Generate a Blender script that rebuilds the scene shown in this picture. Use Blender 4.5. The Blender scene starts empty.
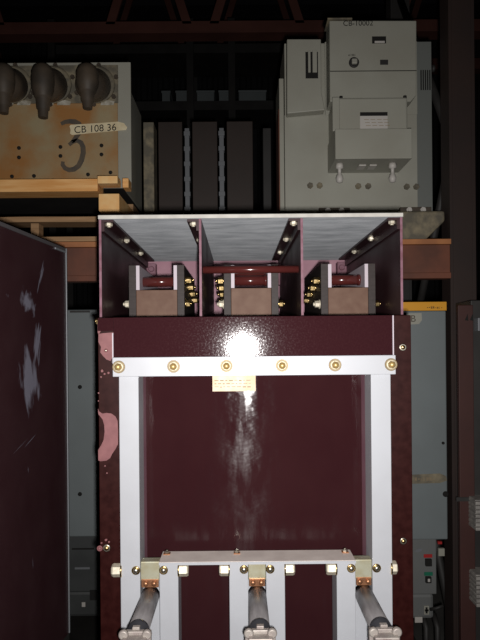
import bpy, bmesh, math, random
from mathutils import Vector, Matrix, noise as mnoise

random.seed(7)
SC = bpy.context.scene
COL = SC.collection
R = math.radians

# ------------------------------------------------------------------ camera, light, exposure
CAMH = 1.40
FPX = 622.0
SHIFT = 22.0     # pixels the horizon lies below the middle of the frame (lens shift, camera held level)
ROT = (Matrix.Rotation(R(-0.18), 3, 'Z') @ Matrix.Rotation(R(90), 3, 'X') @ Matrix.Rotation(R(-0.50), 3, 'Z'))
cam_d = bpy.data.cameras.new('camera')
cam = bpy.data.objects.new('camera', cam_d)
COL.objects.link(cam)
cam.matrix_world = Matrix.Translation((0, 0, CAMH)) @ ROT.to_4x4()
cam_d.sensor_fit = 'VERTICAL'
cam_d.sensor_height = 32.0
cam_d.lens = 32.0 * FPX / 640.0
cam_d.shift_y = SHIFT / 640.0
cam_d.clip_start = 0.02
SC.camera = cam

SC.view_settings.view_transform = 'Standard'
SC.view_settings.look = 'None'
SC.view_settings.gamma = 1.0
SC.view_settings.use_curve_mapping = False
SC.view_settings.exposure = 0.0

world = bpy.data.worlds.new('world')
SC.world = world
world.use_nodes = True
bg = world.node_tree.nodes['Background']
bg.inputs[0].default_value = (0.55, 0.62, 0.75, 1)
bg.inputs[1].default_value = 0.006

# the camera's own flash, the light this photograph was taken with
fl_d = bpy.data.lights.new('camera_flash', 'AREA')
fl_d.shape = 'RECTANGLE'
fl_d.size = 0.016
fl_d.size_y = 0.028
fl_d.energy = 12.6
fl_d.spread = R(125)
fl_d.color = (1.0, 0.97, 0.95)
fl = bpy.data.objects.new('camera_flash', fl_d)
COL.objects.link(fl)
fl.matrix_world = Matrix.Translation((0.018, 0.01, CAMH - 0.026)) @ ROT.to_4x4()

# ------------------------------------------------------------------ helpers
def at(px, py, Y):
    """world point seen at pixel (px, py) at depth Y"""
    d = ROT @ Vector(((px - 240) / FPX, (320 + SHIFT - py) / FPX, -1))
    return Vector((0, 0, CAMH)) + d * (Y / d.y)

def X(px, py, Y): return at(px, py, Y).x
def Z(px, py, Y): return at(px, py, Y).z

def wloc(o):
    v = Vector((0, 0, 0))
    while o is not None:
        v = v + o.location
        o = o.parent
    return v

class MB:
    def __init__(s): s.bm = bmesh.new()
    def box(s, x0, x1, y0, y1, z0, z1, mi=0, front=None, rot=None, bottom=None):
        if x0 > x1: x0, x1 = x1, x0
        if y0 > y1: y0, y1 = y1, y0
        if z0 > z1: z0, z1 = z1, z0
        cs = [Vector((x, y, z)) for z in (z0, z1) for y in (y0, y1) for x in (x0, x1)]
        if rot is not None:
            c = Vector(((x0+x1)/2, (y0+y1)/2, (z0+z1)/2))
            cs = [c + rot @ (v - c) for v in cs]
        v = [s.bm.verts.new(c) for c in cs]
        F = [(0,2,3,1), (4,5,7,6), (0,1,5,4), (2,6,7,3), (0,4,6,2), (1,3,7,5)]
        for k, f in enumerate(F):
            fc = s.bm.faces.new([v[i] for i in f]); fc.material_index = mi
            if k == 2 and front is not None: fc.material_index = front
            if k == 0 and bottom is not None: fc.material_index = bottom
        return s
    def hexa(s, pts, mi=0):
        """eight points: bottom quad then top quad (ccw)"""
        v = [s.bm.verts.new(p) for p in pts]
        for f in ((3,2,1,0), (4,5,6,7), (0,1,5,4), (1,2,6,5), (2,3,7,6), (3,0,4,7)):
            fc = s.bm.faces.new([v[i] for i in f]); fc.material_index = mi
        return s
    def lathe(s, p0, axis, prof, seg=20, mi=0, smooth=True, phase=0.0):
        """prof: (distance along axis, radius) list"""
        a = Vector(axis).normalized()
        u = a.orthogonal().normalized(); w = a.cross(u)
        rings = []
        for t, r in prof:
            c = Vector(p0) + a * t
            if r < 1e-6: rings.append([s.bm.verts.new(c)])
            else: rings.append([s.bm.verts.new(c + (u*math.cos(phase+2*math.pi*k/seg) + w*math.sin(phase+2*math.pi*k/seg))*r) for k in range(seg)])
        for A, B in zip(rings, rings[1:]):
            for k in range(seg):
                k2 = (k+1) % seg
                if len(A) == 1 and len(B) == 1: continue
                if len(A) == 1: f = s.bm.faces.new((A[0], B[k2], B[k]))
                elif len(B) == 1: f = s.bm.faces.new((A[k], A[k2], B[0]))
                else: f = s.bm.faces.new((A[k], A[k2], B[k2], B[k]))
                f.material_index = mi; f.smooth = smooth
        for Rg, fl_ in ((rings[0], True), (rings[-1], False)):
            if len(Rg) > 1:
                f = s.bm.faces.new(Rg[::-1] if fl_ else Rg); f.material_index = mi
        return s
    def cyl(s, p0, p1, r, seg=20, mi=0, r1=None, smooth=True):
        d = Vector(p1) - Vector(p0)
        return s.lathe(p0, d, [(0, r), (d.length, r if r1 is None else r1)], seg, mi, smooth)
    def tube(s, pts, rads, seg=16, mi=0):
        pts = [Vector(p) for p in pts]
        rings = []; ref = None
        for i, p in enumerate(pts):
            t = (pts[min(i+1, len(pts)-1)] - pts[max(i-1, 0)]).normalized()
            if ref is None: ref = t.orthogonal().normalized()
            u = (ref - t*ref.dot(t)).normalized(); ref = u; w = t.cross(u)
            r = rads[i] if hasattr(rads, '__len__') else rads
            rings.append([s.bm.verts.new(p + (u*math.cos(2*math.pi*k/seg) + w*math.sin(2*math.pi*k/seg))*r) for k in range(seg)])
        for A, B in zip(rings, rings[1:]):
            for k in range(seg):
                f = s.bm.faces.new((A[k], A[(k+1) % seg], B[(k+1) % seg], B[k])); f.smooth = True; f.material_index = mi
        s.bm.faces.new(rings[0][::-1]).material_index = mi
        s.bm.faces.new(rings[-1]).material_index = mi
        return s
    def prism(s, poly, n, h, mi=0):
        """extrude a planar polygon (list of points) by n*h"""
        n = Vector(n) * h
        a = [s.bm.verts.new(Vector(p)) for p in poly]; b = [s.bm.verts.new(Vector(p) + n) for p in poly]
        fs = [s.bm.faces.new(a), s.bm.faces.new(b[::-1])]
        for k in range(len(a)):
            k2 = (k+1) % len(a)
            fs.append(s.bm.faces.new((a[k2], a[k], b[k], b[k2])))
        for f in fs: f.material_index = mi
        return s
    def build(s, name, mats, parent=None, bevel=0.0, origin=None):
        bmesh.ops.recalc_face_normals(s.bm, faces=s.bm.faces)
        org = wloc(parent) if parent is not None else (Vector(origin) if origin is not None else Vector((0, 0, 0)))
        bmesh.ops.translate(s.bm, verts=s.bm.verts, vec=-org)
        me = bpy.data.meshes.new(name); s.bm.to_mesh(me); s.bm.free()
        for m in (mats if isinstance(mats, (list, tuple)) else [mats]): me.materials.append(m)
        o = bpy.data.objects.new(name, me); COL.objects.link(o)
        if parent is not None: o.parent = parent
        else: o.location = org
        if bevel:
            b = o.modifiers.new('bevel', 'BEVEL'); b.width = bevel; b.segments = 2; b.limit_method = 'ANGLE'; b.angle_limit = R(40)
        return o

def thing(name, label, cat, loc, group=None):
    o = bpy.data.objects.new(name, None); COL.objects.link(o)
    o.empty_display_size = 0.05; o.location = loc
    tag(o, label, cat, group)
    return o
def tag(o, label, cat, group=None):
    o['label'] = label; o['category'] = cat
    if group: o['group'] = group
    return o
def struct(o): o['kind'] = 'structure'; return o

def scribble(name, n, w, h, mat_, parent, origin, seed, right=(1, 0, 0)):
    """a row of small illegible marks, for print too small to read"""
    rr = random.Random(seed); mb = MB(); o = Vector(origin); d = Vector(right).normalized()
    for k in range(n):
        p = o + d*(w*k/n); ww = w/n*0.62; hh = h*rr.choice((0.75, 1.0, 1.0))
        kind = rr.randint(0, 2)
        if kind != 1: mb.box(p.x, p.x + ww*0.3, p.y, p.y + 0.0005, p.z, p.z + hh)
        if kind != 0: mb.box(p.x, p.x + ww, p.y - 0.0001, p.y + 0.0004, p.z + hh*0.4, p.z + hh*0.62)
        if kind == 2: mb.box(p.x + ww*0.72, p.x + ww, p.y - 0.0002, p.y + 0.0003, p.z, p.z + hh)
    return mb.build(name, mat_, parent)

def text(name, body, size, mat, parent, origin, right, up, shear=0.0, thick=0.0004):
    """flat lettering as a mesh: origin is the lower left of the line"""
    cu = bpy.data.curves.new(name, 'FONT'); cu.body = body; cu.size = size; cu.extrude = thick; cu.shear = shear
    t = bpy.data.objects.new(name, cu); COL.objects.link(t)
    dg = bpy.context.evaluated_depsgraph_get(); dg.update()
    me = bpy.data.meshes.new_from_object(t.evaluated_get(dg))
    bpy.data.objects.remove(t); bpy.data.curves.remove(cu)
    r = Vector(right).normalized(); u = Vector(up).normalized(); n = r.cross(u)
    M = Matrix((r, u, n)).transposed().to_4x4(); M.translation = Vector(origin) - wloc(parent)
    me.transform(M); me.materials.clear(); me.materials.append(mat)
    o = bpy.data.objects.new(name, me); COL.objects.link(o); o.parent = parent
    return o

# ------------------------------------------------------------------ materials
def nn(nt, t, **kw):
    n = nt.nodes.new(t)
    for k, v in kw.items(): setattr(n, k, v)
    return n
def lin(c):
    return tuple(((x/255)/12.92 if x/255 <= 0.04045 else ((x/255+0.055)/1.055)**2.4) for x in c)

def mat(name, col, rough=0.5, metal=0.0, col2=None, nscale=20.0, stretch=(1, 1, 1), bump=0.0, bscale=60.0,
        bstretch=(1, 1, 1), bdist=0.002, rvar=0.0, coat=0.0, lo=0.35, hi=0.65, spec=0.5, detail=6):
    m = bpy.data.materials.new(name); m.use_nodes = True
    nt = m.node_tree; p = nt.nodes['Principled BSDF']
    p.inputs['Base Color'].default_value = (*col, 1); p.inputs['Roughness'].default_value = rough
    p.inputs['Metallic'].default_value = metal; p.inputs['Coat Weight'].default_value = coat
    p.inputs['Specular IOR Level'].default_value = spec
    tc = nn(nt, 'ShaderNodeTexCoord')
    if col2 is not None or rvar:
        mp = nn(nt, 'ShaderNodeMapping'); mp.inputs['Scale'].default_value = stretch
        nt.links.new(tc.outputs['Object'], mp.inputs[0])
        nz = nn(nt, 'ShaderNodeTexNoise'); nz.inputs['Scale'].default_value = nscale; nz.inputs['Detail'].default_value = detail
        nt.links.new(mp.outputs[0], nz.inputs['Vector'])
        mr = nn(nt, 'ShaderNodeMapRange'); mr.inputs[1].default_value = lo; mr.inputs[2].default_value = hi
        nt.links.new(nz.outputs['Fac'], mr.inputs[0])
        if col2 is not None:
            mx = nn(nt, 'ShaderNodeMix', data_type='RGBA')
            mx.inputs[6].default_value = (*col, 1); mx.inputs[7].default_value = (*col2, 1)
            nt.links.new(mr.outputs[0], mx.inputs[0]); nt.links.new(mx.outputs[2], p.inputs['Base Color'])
        if rvar:
            m2 = nn(nt, 'ShaderNodeMapRange'); m2.inputs[3].default_value = max(0.02, rough - rvar); m2.inputs[4].default_value = rough + rvar
            nt.links.new(mr.outputs[0], m2.inputs[0]); nt.links.new(m2.outputs[0], p.inputs['Roughness'])
    if bump:
        mp2 = nn(nt, 'ShaderNodeMapping'); mp2.inputs['Scale'].default_value = bstretch
        nt.links.new(tc.outputs['Object'], mp2.inputs[0])
        nb = nn(nt, 'ShaderNodeTexNoise'); nb.inputs['Scale'].default_value = bscale; nb.inputs['Detail'].default_value = 4
        nt.links.new(mp2.outputs[0], nb.inputs['Vector'])
        bp = nn(nt, 'ShaderNodeBump'); bp.inputs['Strength'].default_value = bump; bp.inputs['Distance'].default_value = bdist
        nt.links.new(nb.outputs['Fac'], bp.inputs['Height']); nt.links.new(bp.outputs[0], p.inputs['Normal'])
    return m

M = {}
M['sheet'] = mat('glossy_maroon_sheet', (0.034, 0.0100, 0.0125), 0.078, col2=(0.042, 0.0135, 0.0158), nscale=260, rvar=0.026, bump=0.05, bscale=420, bdist=0.001, lo=0.45, hi=0.75)
M['recess'] = mat('waxed_maroon_panel', (0.032, 0.0096, 0.0115), 0.10, col2=(0.036, 0.0115, 0.0132), nscale=8, bump=0.5, bscale=14, bstretch=(0.6, 1, 1.0), bdist=0.003, spec=0.10)
M['strip'] = mat('mottled_red_brown', (0.020, 0.0034, 0.0030), 0.42, col2=(0.030, 0.0056, 0.0046), nscale=60, rvar=0.03, spec=0.15)
M['barrier'] = mat('dark_maroon_board', (0.033, 0.0125, 0.0150), 0.42, col2=(0.039, 0.016, 0.0185), nscale=8, rvar=0.06, spec=0.4)
M['pinkback'] = mat('dusty_pink_maroon', (0.36, 0.165, 0.22), 0.55, col2=(0.42, 0.22, 0.27), nscale=14)
M['pinkedge'] = mat('sawn_pink_edge', (0.25, 0.12, 0.16), 0.6, col2=(0.17, 0.06, 0.085), nscale=60)
M['pinkchip'] = mat('bare_pink_patch', (0.25, 0.097, 0.10), 0.6, col2=(0.20, 0.072, 0.076), nscale=60)
M['slate'] = mat('streaky_slate', (0.10, 0.11, 0.122), 0.8, col2=(0.22, 0.23, 0.245), nscale=11, stretch=(1, 2.6, 3), lo=0.3, hi=0.7, bump=0.5, bscale=90, bdist=0.004, detail=8)
M['cream'] = mat('cream_edge', (0.58, 0.56, 0.51), 0.5, col2=(0.48, 0.46, 0.42), nscale=40)
M['white'] = mat('white_enamel', (0.53, 0.545, 0.58), 0.38, col2=(0.48, 0.49, 0.52), nscale=10, rvar=0.05)
M['whitedirty'] = mat('dusty_white_enamel', (0.86, 0.77, 0.71), 0.6, col2=(0.74, 0.65, 0.60), nscale=25)
M['brass'] = mat('brass_plate', (0.72, 0.52, 0.22), 0.28, 1.0, col2=(0.55, 0.40, 0.20), nscale=120, rvar=0.08)
M['zinc'] = mat('yellow_zinc', (0.60, 0.56, 0.46), 0.36, 1.0, col2=(0.42, 0.38, 0.32), nscale=90)
M['nut'] = mat('cream_zinc_nut', (0.80, 0.74, 0.60), 0.42, 0.35, col2=(0.62, 0.55, 0.42), nscale=150)
M['block'] = mat('chromated_block', (0.52, 0.52, 0.40), 0.42, 0.35, col2=(0.44, 0.40, 0.26), nscale=40)
M['copper'] = mat('copper_strap', (0.50, 0.24, 0.12), 0.4, 0.7, col2=(0.36, 0.17, 0.09), nscale=80)
M['tubegrey'] = mat('grey_silvered_tube', (0.235, 0.22, 0.222), 0.5, 0.1, col2=(0.17, 0.158, 0.16), nscale=18, stretch=(6, 1, 6))
M['darkring'] = mat('dark_ring', (0.03, 0.03, 0.035), 0.5)
M['plated'] = mat('dull_silver_plate', (0.44, 0.40, 0.36), 0.5, 0.3, col2=(0.34, 0.29, 0.27), nscale=60)
M['pinkplate'] = mat('pinkish_copper_plate', (0.52, 0.36, 0.33), 0.5, 0.3)
M['polegrey'] = mat('grey_brown_laminate', (0.032, 0.024, 0.022), 0.55, col2=(0.044, 0.034, 0.032), nscale=50, stretch=(1, 1, 4), spec=0.25)
M['liner'] = mat('pale_lilac_liner', (0.56, 0.49, 0.54), 0.55)
M['brownblock'] = mat('brown_pressed_block', (0.125, 0.062, 0.040), 0.6, col2=(0.17, 0.098, 0.066), nscale=38, lo=0.3, hi=0.7, spec=0.3)
M['rod'] = mat('varnished_red_rod', (0.085, 0.018, 0.016), 0.18, coat=0.4)
M['paper'] = mat('tan_paper', (0.66, 0.50, 0.32), 0.6, col2=(0.78, 0.66, 0.50), nscale=40)
M['ink'] = mat('faded_ink', (0.30, 0.22, 0.13), 0.7)
M['black'] = mat('black_paint', (0.012, 0.012, 0.012), 0.6)
M['hole'] = mat('dark_hole', (0.01, 0.009, 0.008), 0.9)
M['trim'] = mat('bare_grey_trim', (0.21, 0.22, 0.235), 0.5, 0.2)
M['greygreen'] = mat('grey_green_enamel', (0.375, 0.372, 0.315), 0.5, col2=(0.335, 0.325, 0.27), nscale=5)
M['greygreen2'] = mat('blue_grey_enamel', (0.195, 0.222, 0.228), 0.5, col2=(0.175, 0.198, 0.202), nscale=5)
M['rust'] = mat('rust_stained_paint', (0.36, 0.165, 0.045), 0.7, col2=(0.36, 0.29, 0.165), nscale=6.5, lo=0.40, hi=0.66)
M['darkrust'] = mat('dark_grimy_paint', (0.13, 0.115, 0.085), 0.7, col2=(0.30, 0.25, 0.16), nscale=28, lo=0.42, hi=0.72)
M['grimy'] = mat('grimy_brown_porcelain', (0.045, 0.035, 0.026), 0.6, col2=(0.085, 0.062, 0.042), nscale=14)
M['caulk'] = mat('chalky_white', (0.55, 0.52, 0.45), 0.8, col2=(0.3, 0.27, 0.2), nscale=60)
M['tape'] = mat('masking_tape', (0.82, 0.72, 0.48), 0.7, col2=(0.70, 0.58, 0.36), nscale=30)
M['spray'] = mat('grey_spray_paint', (0.075, 0.065, 0.055), 0.8, col2=(0.12, 0.09, 0.06), nscale=40)
M['pine'] = mat('fresh_pine', (0.95, 0.54, 0.21), 0.65, col2=(0.80, 0.38, 0.11), nscale=10, stretch=(1, 6, 8))
M['pinedull'] = mat('weathered_pine', (0.42, 0.25, 0.125), 0.75, col2=(0.30, 0.17, 0.08), nscale=10, stretch=(0.8, 6, 10))
M['rackrust'] = mat('rust_red_steel', (0.19, 0.062, 0.033), 0.7, col2=(0.11, 0.04, 0.024), nscale=9)
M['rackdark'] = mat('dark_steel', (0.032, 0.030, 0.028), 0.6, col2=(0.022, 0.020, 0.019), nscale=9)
M['yellow'] = mat('yellow_label', (0.78, 0.36, 0.02), 0.5)
M['red'] = mat('red_plate', (0.42, 0.02, 0.02), 0.5)
M['green'] = mat('green_plate', (0.01, 0.16, 0.09), 0.5)
M['whitelabel'] = mat('white_plate', (0.55, 0.52, 0.48), 0.5)
M['rubber'] = mat('black_rubber', (0.02, 0.02, 0.02), 0.7)
M['truss'] = mat('red_oxide_steel', (0.19, 0.070, 0.052), 0.7, col2=(0.14, 0.05, 0.037), nscale=4)
M['concrete'] = mat('stained_concrete', (0.12, 0.115, 0.105), 0.85, col2=(0.08, 0.075, 0.07), nscale=3)
M['wall'] = mat('dark_corrugated_wall', (0.030, 0.031, 0.034), 0.8, col2=(0.02, 0.02, 0.022), nscale=3)
M['roof'] = mat('dark_roof_deck', (0.026, 0.027, 0.032), 0.8, col2=(0.02, 0.02, 0.024), nscale=3)
M['lip'] = mat('orange_brown_steel', (0.50, 0.20, 0.07), 0.6, col2=(0.34, 0.13, 0.05), nscale=9)
M['uprightbrown'] = mat('dark_red_brown_steel', (0.030, 0.015, 0.011), 0.7, col2=(0.022, 0.012, 0.010), nscale=5)
M['railbrown'] = mat('dull_red_brown_board', (0.060, 0.018, 0.014), 0.65, col2=(0.045, 0.014, 0.011), nscale=7)
M['darkgreygreen'] = mat('dull_grey_enamel', (0.165, 0.175, 0.162), 0.5)  # darker grey-green of the right front plate
M['dullgrey'] = mat('dull_oxidised_silver', (0.34, 0.32, 0.29), 0.6, col2=(0.22, 0.205, 0.19), nscale=60)
M['ring'] = mat('brown_gilt_washer', (0.30, 0.21, 0.10), 0.45, 0.4, col2=(0.22, 0.16, 0.08), nscale=90)
M['collar'] = mat('pale_gilt_collar', (0.62, 0.54, 0.38), 0.5, 0.25)
M['dome'] = mat('gilt_dome', (0.62, 0.43, 0.17), 0.38, 0.55)
M['endgrain'] = mat('cut_pine_end', (0.98, 0.66, 0.30), 0.65, col2=(0.92, 0.50, 0.18), nscale=22)
M['darkgrey'] = mat('dark_grey_enamel', (0.060, 0.064, 0.064), 0.5, col2=(0.045, 0.048, 0.048), nscale=8)  # darker grey for the left stored breaker's mechanism and racking box
M['toptrim'] = mat('dull_dark_trim', (0.075, 0.068, 0.072), 0.6)
M['midgrey'] = mat('neutral_grey_enamel', (0.17, 0.175, 0.172), 0.5, col2=(0.15, 0.155, 0.152), nscale=6)
M['brownboard'] = mat('dark_brown_board', (0.034, 0.021, 0.016), 0.6, col2=(0.026, 0.016, 0.012), nscale=6)

_p = M['slate'].node_tree.nodes['Principled BSDF']
_p.inputs['Sheen Weight'].default_value = 0.12; _p.inputs['Sheen Roughness'].default_value = 0.45
if 'Diffuse Roughness' in _p.inputs: _p.inputs['Diffuse Roughness'].default_value = 1.0

# the panel was rubbed up and down: its gloss is stretched that way, and patchy
_nt = M['recess'].node_tree; _p = _nt.nodes['Principled BSDF']
_p.inputs['Anisotropic'].default_value = 1.0; _p.inputs['Anisotropic Rotation'].default_value = 0.25; _p.inputs['Roughness'].default_value = 0.115
_tg = nn(_nt, 'ShaderNodeTangent', direction_type='RADIAL', axis='Z'); _nt.links.new(_tg.outputs[0], _p.inputs['Tangent'])
_tc = nn(_nt, 'ShaderNodeTexCoord'); _nz = nn(_nt, 'ShaderNodeTexNoise'); _nz.inputs['Scale'].default_value = 22; _nz.inputs['Detail'].default_value = 5
_mp = nn(_nt, 'ShaderNodeMapping'); _mp.inputs['Scale'].default_value = (2.2, 1, 0.45)
_nt.links.new(_tc.outputs['Object'], _mp.inputs[0]); _nt.links.new(_mp.outputs[0], _nz.inputs['Vector'])
_mr = nn(_nt, 'ShaderNodeMapRange'); _mr.inputs[1].default_value = 0.42; _mr.inputs[2].default_value = 0.66; _mr.inputs[3].default_value = 0.02; _mr.inputs[4].default_value = 0.36
_nt.links.new(_nz.outputs['Fac'], _mr.inputs[0]); _nt.links.new(_mr.outputs[0], _p.inputs['Specular IOR Level'])

def scuffed(name, spots):
    """maroon board with scraped whitish marks; spots: (y, z, half length, half width, tilt deg, threshold) in the panel's own frame"""
    m = M['barrier'].copy(); m.name = name
    nt = m.node_tree; p = nt.nodes['Principled BSDF']
    src = p.inputs['Base Color'].links[0].from_socket
    tc = nn(nt, 'ShaderNodeTexCoord'); sx = nn(nt, 'ShaderNodeSeparateXYZ'); nt.links.new(tc.outputs['Object'], sx.inputs[0])
    cb = nn(nt, 'ShaderNodeCombineXYZ'); nt.links.new(sx.outputs[1], cb.inputs[0]); nt.links.new(sx.outputs[2], cb.inputs[1])
    acc = None
    for (y, z, L, W, tilt, th) in spots:
        mp = nn(nt, 'ShaderNodeMapping', vector_type='TEXTURE')
        mp.inputs['Location'].default_value = (y, z, 0); mp.inputs['Rotation'].default_value = (0, 0, R(tilt)); mp.inputs['Scale'].default_value = (W, L, 1)
        nt.links.new(cb.outputs[0], mp.inputs[0])
        ln = nn(nt, 'ShaderNodeVectorMath', operation='LENGTH'); nt.links.new(mp.outputs[0], ln.inputs[0])
        nz = nn(nt, 'ShaderNodeTexNoise'); nz.inputs['Scale'].default_value = 1.6; nz.inputs['Detail'].default_value = 5
        ms = nn(nt, 'ShaderNodeMapping'); ms.inputs['Scale'].default_value = (1.6, 0.6, 1); ms.inputs['Location'].default_value = (y*31, z*17, 0)
        nt.links.new(mp.outputs[0], ms.inputs[0]); nt.links.new(ms.outputs[0], nz.inputs['Vector'])
        ad = nn(nt, 'ShaderNodeMath', operation='MULTIPLY_ADD'); ad.inputs[1].default_value = 2.4
        nt.links.new(nz.outputs['Fac'], ad.inputs[0])
        ng = nn(nt, 'ShaderNodeMath', operation='MULTIPLY'); ng.inputs[1].default_value = -1.0; nt.links.new(ln.outputs['Value'], ng.inputs[0])
        nt.links.new(ng.outputs[0], ad.inputs[2])
        mr = nn(nt, 'ShaderNodeMapRange'); mr.inputs[1].default_value = th; mr.inputs[2].default_value = th + 0.35
        nt.links.new(ad.outputs[0], mr.inputs[0])
        if acc is None: acc = mr.outputs[0]
        else:
            mxm = nn(nt, 'ShaderNodeMath', operation='MAXIMUM'); nt.links.new(acc, mxm.inputs[0]); nt.links.new(mr.outputs[0], mxm.inputs[1]); acc = mxm.outputs[0]
    mx = nn(nt, 'ShaderNodeMix', data_type='RGBA'); mx.inputs[7].default_value = (0.19, 0.18, 0.225, 1)
    nt.links.new(acc, mx.inputs[0]); nt.links.new(src, mx.inputs[6]); nt.links.new(mx.outputs[2], p.inputs['Base Color'])
    return m

# ------------------------------------------------------------------ the setting
struct(MB().box(-5, 5, -1.5, 8.6, -0.1, 0).build('floor', M['concrete']))
struct(MB().box(-5, 5, -1.5, 8.6, 5.6, 5.7).build('ceiling', M['roof']))
def corrugated(name, p0, p1, n, h=5.6):
    mb = MB(); p0 = Vector(p0); p1 = Vector(p1); d = p1 - p0; t = d.normalized(); q = Vector((-t.y, t.x, 0))
    pr = []
    N = int(d.length / 0.15)
    for k in range(N + 1):
        b = p0 + t * (k * 0.15)
        for a, o in ((0, 0), (0.05, 0), (0.075, 0.03), (0.125, 0.03)):
            pr.append(b + t*a + q*o)
    a = [mb.bm.verts.new(v) for v in pr]; b = [mb.bm.verts.new(v + Vector((0, 0, h))) for v in pr]
    for i in range(len(pr) - 1): mb.bm.faces.new((a[i], a[i+1], b[i+1], b[i]))
    o = mb.build(name, M['wall']); sm = o.modifiers.new('thickness', 'SOLIDIFY'); sm.thickness = 0.01
    return struct(o)
corrugated('wall_back', (5, 8.5, 0), (-5, 8.5, 0), 0)
corrugated('wall_left', (-4.9, 8.5, 0), (-4.9, -1.5, 0), 0)
corrugated('wall_right', (4.9, -1.5, 0), (4.9, 8.5, 0), 0)
corrugated('wall_front', (-5, -1.45, 0), (5, -1.45, 0), 0)

def truss(Y, py0, py1):
    mb = MB()
    z0 = Z(200, py1, Y); z1 = Z(200, py0, Y); zt = z1 + 0.75
    mb.box(-4.8, 4.8, Y, Y + 0.02, z0, z1); mb.box(-4.8, 4.8, Y - 0.06, Y + 0.08, z0 - 0.012, z0)
    mb.box(-4.8, 4.8, Y, Y + 0.02, zt, zt + 0.12)
    xs = [X(p, 15, Y) for p in (-330, -220, -110, 0, 110, 187, 214, 300, 400, 510, 620, 730)]
    for k, x in enumerate(xs):
        w = 0.5 if k % 2 else -0.5
        a, b = Vector((x, Y, z1 - 0.02)), Vector((x - w*0.5, Y, zt + 0.02))
        d = Vector((0.035, 0, 0))
        mb.prism([a - d, a + d, b + d, b - d], (0, 1, 0), 0.025)
    return struct(mb.build('roof_truss', M['truss']))
truss(4.9, 21, 35)
truss(7.0, 60, 72)
o = MB()
for k in range(7):
    zz = Z(200, -25 - 0*k, 5.2) + 0.45
    o.box(-4.8, 4.8, 2.2 + k*0.9, 2.26 + k*0.9, zz + 0.6, zz + 0.72)
struct(o.build('roof_purlin', M['roof']))

# ------------------------------------------------------------------ hardware
def hexnut(mb, p, ax, r, h, stud=0.45, mi=0, phase=0.0):
    mb.lathe(p, ax, [(0, r*0.94), (0.0, r), (h*0.82, r), (h, r*0.86)], 6, mi, False, phase)
    if stud: mb.lathe(Vector(p) + Vector(ax).normalized()*h, ax, [(0, r*stud), (h*0.4, r*stud*0.92)], 12, mi)
def washer_bolt(parent, p, r, mats=None, name='bolt'):
    """dark washer ring, plated collar and a domed brass head, facing the camera side (-Y)"""
    mb = MB(); p = Vector(p); a = (0, -1, 0)
    mb.lathe(p, a, [(0, r), (0.0016, r), (0.0022, r*0.95)], 28, 1)
    mb.lathe(p + Vector((0, -0.0021, 0)), a, [(0, r*0.86), (0.003, r*0.82), (0.0035, r*0.62)], 28, 2)
    mb.lathe(p + Vector((0, -0.0050, 0)), a, [(0, r*0.64), (0.005, r*0.62)], 6, 1, False)
    mb.lathe(p + Vector((0, -0.0098, 0)), a, [(0, r*0.54), (0.002, r*0.50), (0.004, r*0.34), (0.005, r*0.16), (0.0053, 0)], 22, 0)
    return mb.build(name, [M['dome'], M['ring'], M['collar']], parent)
def dome_screw(parent, p, r, name='screw', mats=None):
    mb = MB(); p = Vector(p); a = (0, -1, 0)
    mb.lathe(p, a, [(0, r), (0.0012, r), (0.002, r*0.8)], 22, 1)
    mb.lathe(p + Vector((0, -0.0018, 0)), a, [(0, r*0.62), (r*0.25, r*0.55), (r*0.4, r*0.3), (r*0.44, 0)], 20, 0)
    return mb.build(name, mats or [M['brass'], M['zinc']], parent)

# ------------------------------------------------------------------ the main breaker
DT = 1.262      # front of the top bar
DF = 1.272      # front of the upright bars
DS = 1.284      # front of the side strips
DR = 1.376      # recessed panel
DB = 1.360      # front of the barrier box
DE = 2.08       # back of the barrier box
br = thing('circuit_breaker', 'large maroon circuit breaker with white bars and three open barrier bays, facing the camera', 'circuit breaker', (0.02, 1.32, 0))
ZB = 0.16
# upper sheet, recessed panel, side strips
xs0, xs1 = X(98, 330, DS), X(411, 330, DS)
zt = Z(250, 316.5, DS)
up = MB().box(X(114, 340, DS), X(391.8, 340, DS), DS - 0.006, DS, Z(250, 366, DS), zt, front=0).build('upper_sheet', [M['sheet'], M['pinkedge']], br, 0.0012)
MB().box(xs0 + 0.03, xs1 - 0.03, DR, DR + 0.012, ZB, zt - 0.02).build('recessed_panel', M['recess'], br)
sl = MB().box(xs0, X(119.5, 330, DS) + 0.004, DS, DS + 0.02, ZB, zt, 0).box(xs0, xs0 + 0.006, DS + 0.02, DR + 0.012, ZB, zt).build('side_strip', M['strip'], br, 0.001)
sr = MB().box(X(388, 330, DS), xs1, DS, DS + 0.02, ZB, zt).box(xs1 - 0.006, xs1, DS + 0.02, DR + 0.012, ZB, zt).build('side_strip', M['strip'], br, 0.001)
for a_, b_, pyq in ((X(114, 340, DS) - 0.0026, X(114, 340, DS) - 0.0002, 332), (X(391.8, 340, DS) + 0.0002, X(391.8, 340, DS) + 0.0026, 316.8)):
    MB().box(a_, b_, DS - 0.007, DS - 0.0002, Z(250, 362, DS), Z(250, pyq, DS)).build('edge_glint', M['liner'], up)  # pale strips: flash glint on the sheet's rounded edges put into colour
# top strip of the left flange keeps the sheet colour up to the corner
MB().box(xs0 + 0.0005, X(114, 340, DS), DS - 0.005, DS, Z(105, 331, DS), zt - 0.0005).build('corner_piece', M['sheet'], br, 0.001)
# reveals beside the recess
MB().box(X(138.6, 400, DF) - 0.03, X(138.6, 400, DF) - 0.0005, 1.33, DR, ZB, Z(250, 366, DS)).build('reveal_strip', M['pinkback'], br)
MB().box(X(371, 400, DF) + 0.0005, X(371, 400, DF) + 0.03, 1.33, DR, ZB, Z(250, 366, DS)).build('reveal_strip', M['pinkback'], br)
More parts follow.
